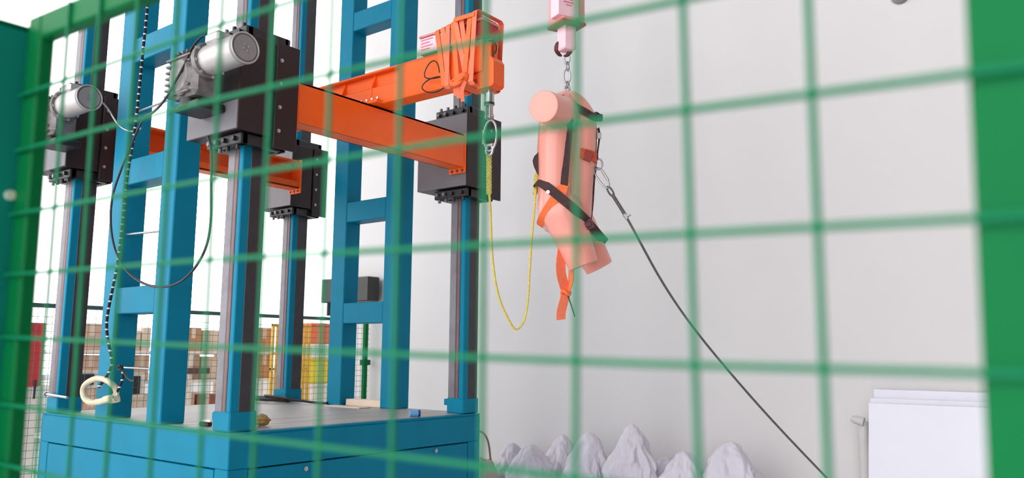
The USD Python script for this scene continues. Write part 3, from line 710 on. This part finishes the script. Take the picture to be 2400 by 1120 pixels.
# ------------------------------------------------------------------ fence at the left side of the rig
XF = -6.07
t = Thing('back_mesh_fence', 'fine dark green mesh fence with a flat top rail running behind the rig', 'fence', (XF, 3.5, 0))
t.part('top_rail', cbox(XF-.015, XF+.015, 1.2, YW-.02, 1.632, 1.662, .003), RGREEN)
t.part('bottom_rail', cbox(XF-.015, XF+.015, 1.2, YW-.02, .06, .09, .003), RGREEN)
for yy in (1.2, 3.36, YW-.1):
    t.part('post', cbox(XF-.02, XF+.02, yy-.02, yy+.02, 0, 1.67, .003), GREEN)
for z_ in (.4, 1.22): t.part('clamp', cbox(XF-.03, XF+.03, YW-.14, YW-.05, z_, z_+.05), GREEN)
wm = MB()
for yy in np.arange(1.25, YW-.1, .05): wm.add(cyl((XF, yy, .07), (XF, yy, 1.64), .0016, n=5))
for z_ in np.arange(.12, 1.62, .05): wm.add(cyl((XF+.003, 1.2, z_), (XF+.003, YW-.05, z_), .0016, n=5))
t.part('wire_mesh', wm, RGREEN, False, kind='stuff')

# ------------------------------------------------------------------ things along the back wall
# sacks
def sack(px, top_py, w, d, yc, seed, label, lean=0., tied=True):
    p = at(px, top_py, 'y', yc); h = p[2]; x = p[0]
    r2 = np.random.default_rng(seed)
    m = trimesh.creation.icosphere(5); v_ = m.vertices.copy()
    u = (v_[:, 2]+1)/2                                     # 0 at the bottom, 1 at the top
    ang = np.arctan2(v_[:, 1], v_[:, 0]); rad = np.linalg.norm(v_[:, :2], axis=1)
    body_h = .74
    zz_ = np.where(u < .8, u/.8*body_h, body_h+(u-.8)/.2*(1-body_h))
    prof = np.interp(zz_, [0, .04, .2, .45, .62, .74, .84, .92, 1.0], [.82, .97, 1.0, .98, .90, .76, .58, .40, .15])
    n1 = meshkit.fbm(v_*1.7+seed*7.1, 3, seed)-.5; n2 = np.abs(meshkit.fbm(v_*np.array([2.6, 2.6, 2.2])+seed*3.7, 2, seed+5)-.5)
    pleat = .07*np.cos(ang*5+seed+3*zz_)*np.clip((zz_-.4)/.4, 0, 1)
    n3 = np.abs(meshkit.fbm(v_*np.array([6.5, 6.5, 4])+seed*1.9, 2, seed+9)-.5)
    k = prof*(1+.5*n1-.8*n2-.45*n3+.16+pleat)
    rr_ = np.maximum(rad, 1e-6)
    sq = np.abs(np.cos(ang))**3+np.abs(np.sin(ang))**3; sq = sq**(-1/3.)
    X = np.cos(ang)*k*sq*w/2*np.minimum(1, rad*4); Y = np.sin(ang)*k*sq*d/2*np.minimum(1, rad*4)
    Z = zz_*h*(1+.05*n1)
    fr_ = np.clip(zz_, 0, 1)
    m.vertices = np.stack([X+x+lean*(fr_-1), Y+yc, np.maximum(Z, 0.0)], 1)
    t = Thing('white_sack', label, 'sack', (x, yc, 0))
    t.part('sack_body', m, SACK, 50)
    if False:
        zt_ = .84*h
        c = np.array([x+lean*(.84-1), yc, zt_])
        t.part('tie_cord', tube([c+np.array([math.cos(q)*.2*w/2*1.05, math.sin(q)*.2*d/2*1.05, .004*math.sin(3*q)]) for q in np.linspace(0, 6.283, 24, False)], .004, 6, True), TUBEG)
    return t
sack(1200, 1035, .29, .28, 5.40, 1, 'low white sack at the left end of the row, next to the rig corner')
sack(1243, 1040, .37, .30, 5.02, 2, 'broad crumpled white sack in front, second from the left of the row')
sack(1320, 1018, .34, .28, 5.42, 3, 'white sack at the rear left of the middle, half hidden by its neighbours', .03)
sack(1382, 1012, .36, .30, 5.04, 4, 'bulky white sack left of the tallest peaked one', .02)
sack(1482, 994, .38, .30, 5.02, 5, 'tallest white sack with a pointed top in the middle of the row')
sack(1600, 1058, .36, .30, 5.02, 6, 'low slumped white sack leaning left, right of the tallest one', .05)
sack(1560, 1070, .34, .26, 5.40, 8, 'low white sack at the rear between the tall one and the slumped one')
sack(1712, 1036, .42, .32, 5.06, 7, 'white sack with a sloping peak at the right end of the row', .02)
# beige bag with rope handle at the rig corner
p = at(1140, 1075, 'y', 5.1)
t = Thing('rope_handled_bag', 'small beige bag with a brown rope handle between the rig and the sacks', 'bag', (p[0], 5.1, 0))
m = trimesh.creation.icosphere(3); v_ = m.vertices.copy(); nn = meshkit.fbm(v_*3+4, 3, 4)-.5
m.vertices = np.stack([v_[:, 0]*.13*(1+.4*nn)+p[0]-.02, v_[:, 1]*.12*(1+.4*nn)+5.1, (v_[:, 2]+1)/2*p[2]*(1+.2*nn)], 1)
m.vertices[:, 2] = np.maximum(m.vertices[:, 2], 0)
t.part('bag_body', m, paint('beige_canvas', lin(206, 188, 178), .8, .1, 8, bump=.4), 50)
t.part('handle', MB().tube(curve([at(*c, 'y', 5.06) for c in ((1118, 1040), (1128, 1012), (1138, 1022), (1146, 1045), (1150, 1078))], 24), .008, 8), paint('brown_rope', lin(150, 118, 104), .8, .2, 50), label='brown rope handle')
t.part('buckle', MB().add(cbox(p[0]-.03, p[0]+.03, 4.955, 4.985, p[2]-.02, p[2]+.05, .008)), paint('brown_leather', lin(118, 84, 60), .6, .2, 30))
# boards leaning on the wall
def board(x0, x1, zt, ybot, ytop, th_, label):
    P = np.array([[x, y+dy, z_] for x in (x0, x1) for (y, z_) in ((ybot, 0), (ytop, zt)) for dy in (0, th_)])
    return single('foam_board', trimesh.convex.convex_hull(P), BOARD, label, 'board', 'boards leaning on the wall' if False else None, False)
b1 = at(2048, 912, 'y', 5.52); b2 = at(2041, 932, 'y', 5.46); b3 = at(2036, 944, 'y', 5.36)
board(b1[0], b1[0]+1.15, b1[2], 5.38, 5.52, .022, 'white board leaning on the wall, rearmost and tallest of the three at right')
board(b2[0], b2[0]+1.15, b2[2], 5.28, 5.45, .022, 'white board leaning at right, middle one of the three')
board(b3[0], b3[0]+1.15, b3[2], 5.16, 5.36, .03, 'white board leaning at right, front and lowest of the three')
p = at(2018, 975, 'y', 5.45)
t = Thing('rolled_sheet', 'pale grey rolled sheet standing at the left edge of the leaning boards', 'roll', (p[0], 5.45, 0))
t.part('roll', MB().cyl((p[0]+.015, 5.44, 0), (p[0]+.015, 5.44, p[2]-.03), .034, n=20), TUBEG)
t.part('roll_end', MB().add(lathe((p[0]-.045, 5.40, p[2]-.015), (p[0]+.03, 5.40, p[2]-.03), [(0, 0), (0, .016), (.3, .026), (1, .026), (1, 0)], 16)).cyl((p[0]+.01, 5.40, p[2]-.04), (p[0]+.015, 5.43, p[2]-.045), .016, n=12), TUBEG)
p = at(2110, -10, 'y', YW)
t = Thing('wall_fitting', 'round grey fitting high on the white wall at the top edge', 'wall fitting', p)
t.part('disc', lathe((p[0], YW-.001, p[2]), (p[0], YW-.05, p[2]), [(0, 0), (0, .058), (.6, .056), (1, .04), (1, 0)], 32), GREYC)
# black monitor on the wall behind the rear tower
a, b = at(772, 652, 'y', YW-.3), at(880, 708, 'y', YW-.06)
t = Thing('wall_speaker', 'black box speaker on a wall bracket behind the rear ladder tower', 'speaker', (b[0], YW-.1, b[2]))
pa = at(836, 652, 'y', YW-.1); pb = at(880, 706, 'y', YW-.1)
x0_ = at(772, 680, 'y', YW-.1)[0]
t.part('cabinet', cbox(x0_, pb[0], YW-.2, YW-.05, pb[2], pa[2], .008), PLAST)
t.part('bracket', MB().box(x0_-.012, x0_+.012, YW-.12, YW-.08, at(772, 740, 'y', YW-.1)[2], pa[2]).box(x0_, x0_+.1, YW-.1, YW-.0, pb[2]+.02, pb[2]+.06), DARK)

# ------------------------------------------------------------------ small things on the deck
p = at(972, 976, 'x', -3.215); p[2] = ZD+.02
t = Thing('blue_plastic_cap', 'short light blue plastic cylinder lying on the right edge of the deck', 'cap', (p[0], p[1], ZD))
a_ = RH*.9+FH*.3
t.part('tube', MB().cyl(p-a_*.03+[0, 0, 0], p+a_*.018, .0175, n=20), BLUEPL)
t.part('end_cap', MB().cyl(p+a_*.018, p+a_*.03, .0185, n=20), paint('dark_blue_plastic', lin(30, 60, 120), .4, .1))
p = at(612, 1000, 'z', ZD)
m = trimesh.creation.icosphere(3); nn = meshkit.fbm(m.vertices*3, 3, 9)-.5
m.vertices = m.vertices*np.array([.045, .035, .026])*(1+.7*nn)[:, None]; m.vertices[:, 2] -= m.vertices[:, 2].min(); m.vertices += [p[0], p[1], ZD+.002]
single('crumpled_rag', m, TAN, 'crumpled tan rag on the deck beside the front mast foot', 'rag', smooth=50)
cp = at(690, 945, 'z', ZD+.004)
cc = np.array([XB-.02, YD-.11, ZD+.012])
t = Thing('coiled_cable', 'black cable coiled on the deck round the middle rear mast foot', 'cable', cc)
co = [cc+np.array([.17*math.cos(q)*(1+.1*math.sin(2.3*q)), .08*math.sin(q)*(1+.12*math.cos(1.7*q)), .004+.004*q/3]) for q in np.linspace(0, 15, 120)]
t.part('coil', tube(co, .008, 8), CABLE)
t.part('lead', tube(curve([co[-1], cc+[.22, .0, .02], cc+[.34, .07, .004], cc+[.47, .10, .002]], 30), .008, 8), CABLE)
p = at(486, 1000, 'z', ZD)
t = Thing('small_clamp', 'small black and white clamp lying on the deck left of the front mast', 'clamp', (p[0], p[1], ZD))
t.part('clamp_body', cbox(p[0]-.05, p[0]+.02, p[1]-.015, p[1]+.015, ZD+.002, ZD+.022, .005), PLAST)
t.part('handle', cbox(p[0]-.03, p[0]+.035, p[1]-.012, p[1]+.012, ZD+.022, ZD+.032, .003), CREAM)
p = at(832, 950, 'y', YD+.06)
t = Thing('carton_scrap', 'torn pale carton piece lying between the posts of the rear tower', 'carton', (-4.0, YD+.06, ZD))
t.part('carton', cbox(-4.20, -3.86, YD+.03, YD+.1, ZD+.002, ZD+.045, .004), CARD3)
t.part('flap', cbox(-4.24, -3.9, YD-.12, YD-.02, ZD+.002, ZD+.008, .002), CARD3)
p = at(150, 931, 'y', YA-.02)
single('loose_pin', MB().cyl((XB-.07, YA-.03, p[2]+.01), (XB+.16, YA-.02, p[2]), .007, n=10).cyl((XB-.085, YA-.03, p[2]+.01), (XB-.07, YA-.03, p[2]+.01), .012, n=10), STEEL, 'short steel pin lying across the left mast foot', 'pin')

# ------------------------------------------------------------------ rope with scaffold hook before the front tower
yr = YA-.07
R0 = lambda a, b: at(a, b, 'y', yr)
t = Thing('black_rope', 'black rope with pale flecks hanging down the front of the front tower', 'rope', R0(262, 855))
rp = curve([R0(349, -120), R0(345, 20), R0(335, 120), R0(322, 250), R0(312, 330), R0(300, 400), R0(290, 500), R0(285, 545), R0(272, 640), R0(255, 720), R0(250, 770), R0(258, 820), R0(263, 855)], 140)
t.part('line', tube(rp, .0075, 8), BLACKROPE)
t.part('line', tube(curve([R0(263, 853), R0(256, 872), R0(246, 888), R0(232, 906)], 24), .0075, 8), BLACKROPE)
t.part('tie_cord', tube(curve([R0(284, 861), R0(288, 880), R0(283, 900), R0(272, 922)], 24), .0065, 8), BLACKROPE)
t.part('tie_cord', tube(curve([R0(286, 864), R0(296, 882), R0(308, 892), R0(316, 892)], 24), .005, 8), CABLE)
t.part('lashing', MB().tube([R0(283, 861)+np.array([.012*math.cos(q), .0+.0*q, .010*math.sin(q)])+np.array([0, -.012+.0012*q, 0]) for q in np.linspace(0, 18, 60)], .004, 6), CABLE)
t = Thing('scaffold_hook', 'large pale alloy snap hook lying tilted at the end of the black rope', 'hook', R0(238, 940))
op = [R0(*c) for c in ((199, 912), (206, 900), (220, 892), (236, 890), (252, 896), (263, 906), (268, 918), (262, 930), (245, 936), (226, 940), (209, 938), (200, 927))]
P_ = np.array(op+[op[0]]); from scipy.interpolate import CubicSpline
tt_ = np.arange(len(P_)); pc_ = P_[:-1].mean(0); P_ = pc_+(P_-pc_)*1.12; cs = CubicSpline(tt_, P_, bc_type='periodic')
t.part('hook_frame', tube(cs(np.linspace(0, len(P_)-1, 60, endpoint=False)), .0145, 10, True), BEIGE)
t.part('hook_shank', MB().tube(curve([R0(226, 940), R0(245, 936), R0(262, 932), R0(274, 934)], 16), [.012]*6+[.016]*10, 10).add(small_box(R0(268, 936), RT*.95+UP*.2, UP, -FW, .055, .034, .02)), BEIGE)
t.part('gate', MB().tube(curve([R0(256, 900), R0(268, 912), R0(276, 926)], 12), .007, 8), BEIGE)
t.part('rivet', MB().cyl(R0(272, 930)-[0, .02, 0], R0(272, 930)+[0, .012, 0], .007, n=12), STEEL)
# black power cable looping from the near motor
yc_ = YA-.13
C0 = lambda a, b: at(a, b, 'y', yc_)
Q0 = MA+np.array([-.262, -.01, .075])
cb = curve([Q0, at(480, 84, 'y', 1.88), at(455, 105, 'y', 1.86), at(440, 135, 'y', 1.84), at(412, 190, 'y', 1.82), at(392, 225, 'y', 1.83), at(360, 262, 'y', 1.86), C0(325, 300), C0(305, 345), C0(283, 400), C0(264, 460), C0(260, 530), C0(270, 585), C0(290, 625), C0(325, 658), C0(385, 672), C0(430, 655), C0(462, 620), C0(484, 575), C0(494, 515), C0(495, 430), C0(493, 340), C0(487, 320)], 200)
single('power_cable', tube(cb, .0055, 8), CABLE, 'thin black power cable looping from the near motor down across the front tower', 'cable')
cb = curve([at(222, 215, 'y', 1.95), at(240, 240, 'y', 1.97), at(258, 262, 'y', 1.98), at(276, 290, 'y', 2.0), at(300, 306, 'y', 2.03), at(330, 300, 'y', 2.06)], 40)
single('thin_cable', tube(cb, .0045, 8), STEEL, 'thin pale cable stretched from the far left motor to the front tower', 'cable')

# ------------------------------------------------------------------ storage behind the side fence
XR = -8.0
def rb(px0, px1, py0, py1, depth=.5, x=XR):                # extents of something seen at x between these pixels
    a, b = at(px0, (py0+py1)/2, 'x', x), at(px1, (py0+py1)/2, 'x', x)
    z1_, z0_ = at((px0+px1)/2, py0, 'x', x)[2], at((px0+px1)/2, py1, 'x', x)[2]
    return a[1], b[1], z0_, z1_
Y0, Y1 = at(150, 820, 'x', XR)[1], at(690, 820, 'x', XR)[1]
Z1, Z2 = at(480, 823, 'x', XR)[2], at(480, 888, 'x', XR)[2]
t = Thing('storage_rack', 'long cream storage rack behind the side fence, loaded with cartons', 'rack', (XR-.3, (Y0+Y1)/2, 0))
for z_ in (Z1, Z2, .55, .12):
    t.part('shelf', cbox(XR-.6, XR, Y0, Y1, z_-.035, z_, .004), CREAM)
for yy in np.linspace(Y0+.03, Y1-.03, 5):
    for xx in (XR-.57, XR-.03):
        t.part('upright', cbox(xx-.02, xx+.02, yy-.02, yy+.02, 0, Z1+.0, .003), CREAM)
def carton(px0, px1, py0, base, m, label, dx=.06, dp=.45):
    a, b, _, z1_ = rb(px0, px1, py0, py0+10, x=XR-dx)
    t = Thing('carton', label, 'carton', (XR-dx-dp/2, (a+b)/2, base))
    t.part('box', cbox(XR-dx-dp, XR-dx, a+.004, b-.004, base+.001, z1_, .006), m)
    t.part('tape', cbox(XR-dx-dp*.9, XR-dx+.0015, (a+b)/2-.025, (a+b)/2+.025, base+(z1_-base)*.55, z1_+.0015, 0), CARD3, False)
carton(195, 242, 758, Z1, CARD2, 'flat tan carton on the rack top, farthest left behind the fence')
carton(315, 332, 776, Z1, CARD2, 'narrow tan carton on the rack top between the front tower posts')
carton(334, 356, 768, Z1, CARD3, 'pale carton on the rack top just left of the front tower post')
carton(436, 474, 768, Z1, CARD, 'orange-brown carton on the rack top left of the front mast')
carton(478, 520, 774, Z1, CARD3, 'pale carton on the rack top touching the front mast edge')
carton(600, 640, 768, Z1, CARD, 'brown carton on the rack top between front mast and middle mast')
carton(192, 238, 832, Z2, CARD2, 'tan carton on the middle shelf behind the scaffold hook')
carton(312, 352, 832, Z2, CARD2, 'tan carton on the middle shelf between the tower posts')
carton(436, 470, 830, Z2, CARD2, 'pinkish tan carton on the middle shelf left of the front mast')
carton(474, 520, 836, Z2, CARD3, 'pale carton on the middle shelf behind the front mast edge')
carton(600, 640, 830, Z2, CARD, 'brown carton on the middle shelf beside the yellow panel')
carton(436, 458, 922, .55, CARD2, 'tan carton on the low shelf left of the front mast')
carton(462, 510, 924, .55, paint('red_brown_carton', lin(158, 92, 74), .7, .1, 5), 'red-brown carton on the low shelf left of the front mast')
carton(190, 240, 902, .55, CARD2, 'tan carton on the low shelf below the black monitor')
carton(312, 350, 924, .55, CARD3, 'pale carton on the low shelf behind the front tower gap')
a, b, z0_, z1_ = rb(440, 492, 862, 876, x=XR+.03)
single('dark_plank', cbox(XR+.005, XR+.03, a, b, z0_, z1_, .003), paint('dark_brown_board', lin(96, 74, 68), .6, .1), 'dark brown plank fixed on the rack front left of the front mast', 'plank')
for (px0, px1, py0, py1, lab) in ((190, 221, 876, 902, 'black monitor on the rack seen between left mast and tower'), (312, 329, 881, 924, 'black control screen on the rack seen between the tower posts')):
    a, b, z0_, z1_ = rb(px0, px1, py0, py1, x=XR+.12)
    t = Thing('monitor', lab, 'monitor', (XR+.1, (a+b)/2, z0_))
    t.part('screen', cbox(XR+.09, XR+.12, a, b, z0_, z1_, .004), PLAST)
    t.part('bezel', MB().box(XR+.04, XR+.09, a-.03, b+.06, z0_-.03, z1_+.03, .006), CREAM)
    t.part('mount', cbox(XR-.01, XR+.04, (a+b)/2-.05, (a+b)/2+.05, z0_, z1_, .004), CREAM)
a, b, z0_, z1_ = rb(192, 240, 800, 818, x=XR-.03)
# red cabinet at the far left
a, b, z0_, z1_ = rb(62, 103, 756, 905, x=-7.2)
t = Thing('red_locker', 'tall red steel locker at the far left, behind the mesh fence', 'locker', (-7.35, (a+b)/2, 0))
t.part('body', cbox(-7.5, -7.2, a, b, z0_, z1_, .006), RED)
t.part('stand', cbox(-7.48, -7.22, a+.01, b-.01, 0, z0_, .006), CREAM)
t.part('handle', cbox(-7.2, -7.185, b-.06, b-.045, .95, 1.1, .003), DARK)
# yellow guard panel and orange crate by the far end
a, b, z0_, z1_ = rb(636, 722, 760, 950, x=-7.0)
t = Thing('yellow_guard_frame', 'yellow barred guard frame behind the middle mast and the fence', 'guard', (-7.0, (a+b)/2, 0))
for k in range(9):
    yy = a+(b-a)*k/8
    t.part('bar', cbox(-7.015, -6.985, yy-.012, yy+.012, .03, z1_, .003), YEL)
for z_ in (.03, z0_+.35, z1_-.03):
    t.part('cross_rail', cbox(-7.014, -6.986, a-.012, b+.012, z_, z_+.03, .003), YEL)
def stack_box(name, px0, px1, py0, py1, m, label, cat, x, base=None):
    a, b, z0_, z1_ = rb(px0, px1, py0, py1, x=x)
    z0_ = z0_ if base is None else base
    t = Thing(name, label, cat, (x-.2, (a+b)/2, z0_))
    t.part('box', cbox(x-.4, x, a, b, z0_, z1_, .01), m)
    t.part('lid', cbox(x-.405, x+.005, a-.005, b+.005, z1_, z1_+.03, .006), m)
    return z0_, z1_
xs_ = -7.45
_, _, zo0, zo1 = rb(732, 790, 762, 806, x=xs_); _, _, zw0, zw1 = rb(732, 790, 808, 840, x=xs_); _, _, zy0, zy1 = rb(732, 790, 842, 902, x=xs_)
stack_box('storage_crate', 730, 792, 905, 960, CREAM, 'white crate at the bottom of the stack by the rear tower', 'crate', xs_, 0)
_, _, q0_, q1_ = rb(730, 792, 905, 960, x=xs_)
stack_box('storage_crate', 730, 792, 846, 905, YEL2, 'bright yellow crate in the stack by the rear tower', 'crate', xs_, q1_+.032)
_, _, q0_, q1_ = rb(730, 792, 846, 905, x=xs_)
stack_box('storage_crate', 730, 792, 812, 840, CREAM, 'white crate above the yellow one in the stack by the rear tower', 'crate', xs_, q1_+.032)
_, _, q0_, q1_ = rb(730, 792, 812, 840, x=xs_)
stack_box('storage_crate', 730, 792, 764, 806, paint('orange_red_plastic', lin(226, 104, 62), .5, .06), 'orange-red crate on top of the stack by the rear tower', 'crate', xs_, q1_+.032)
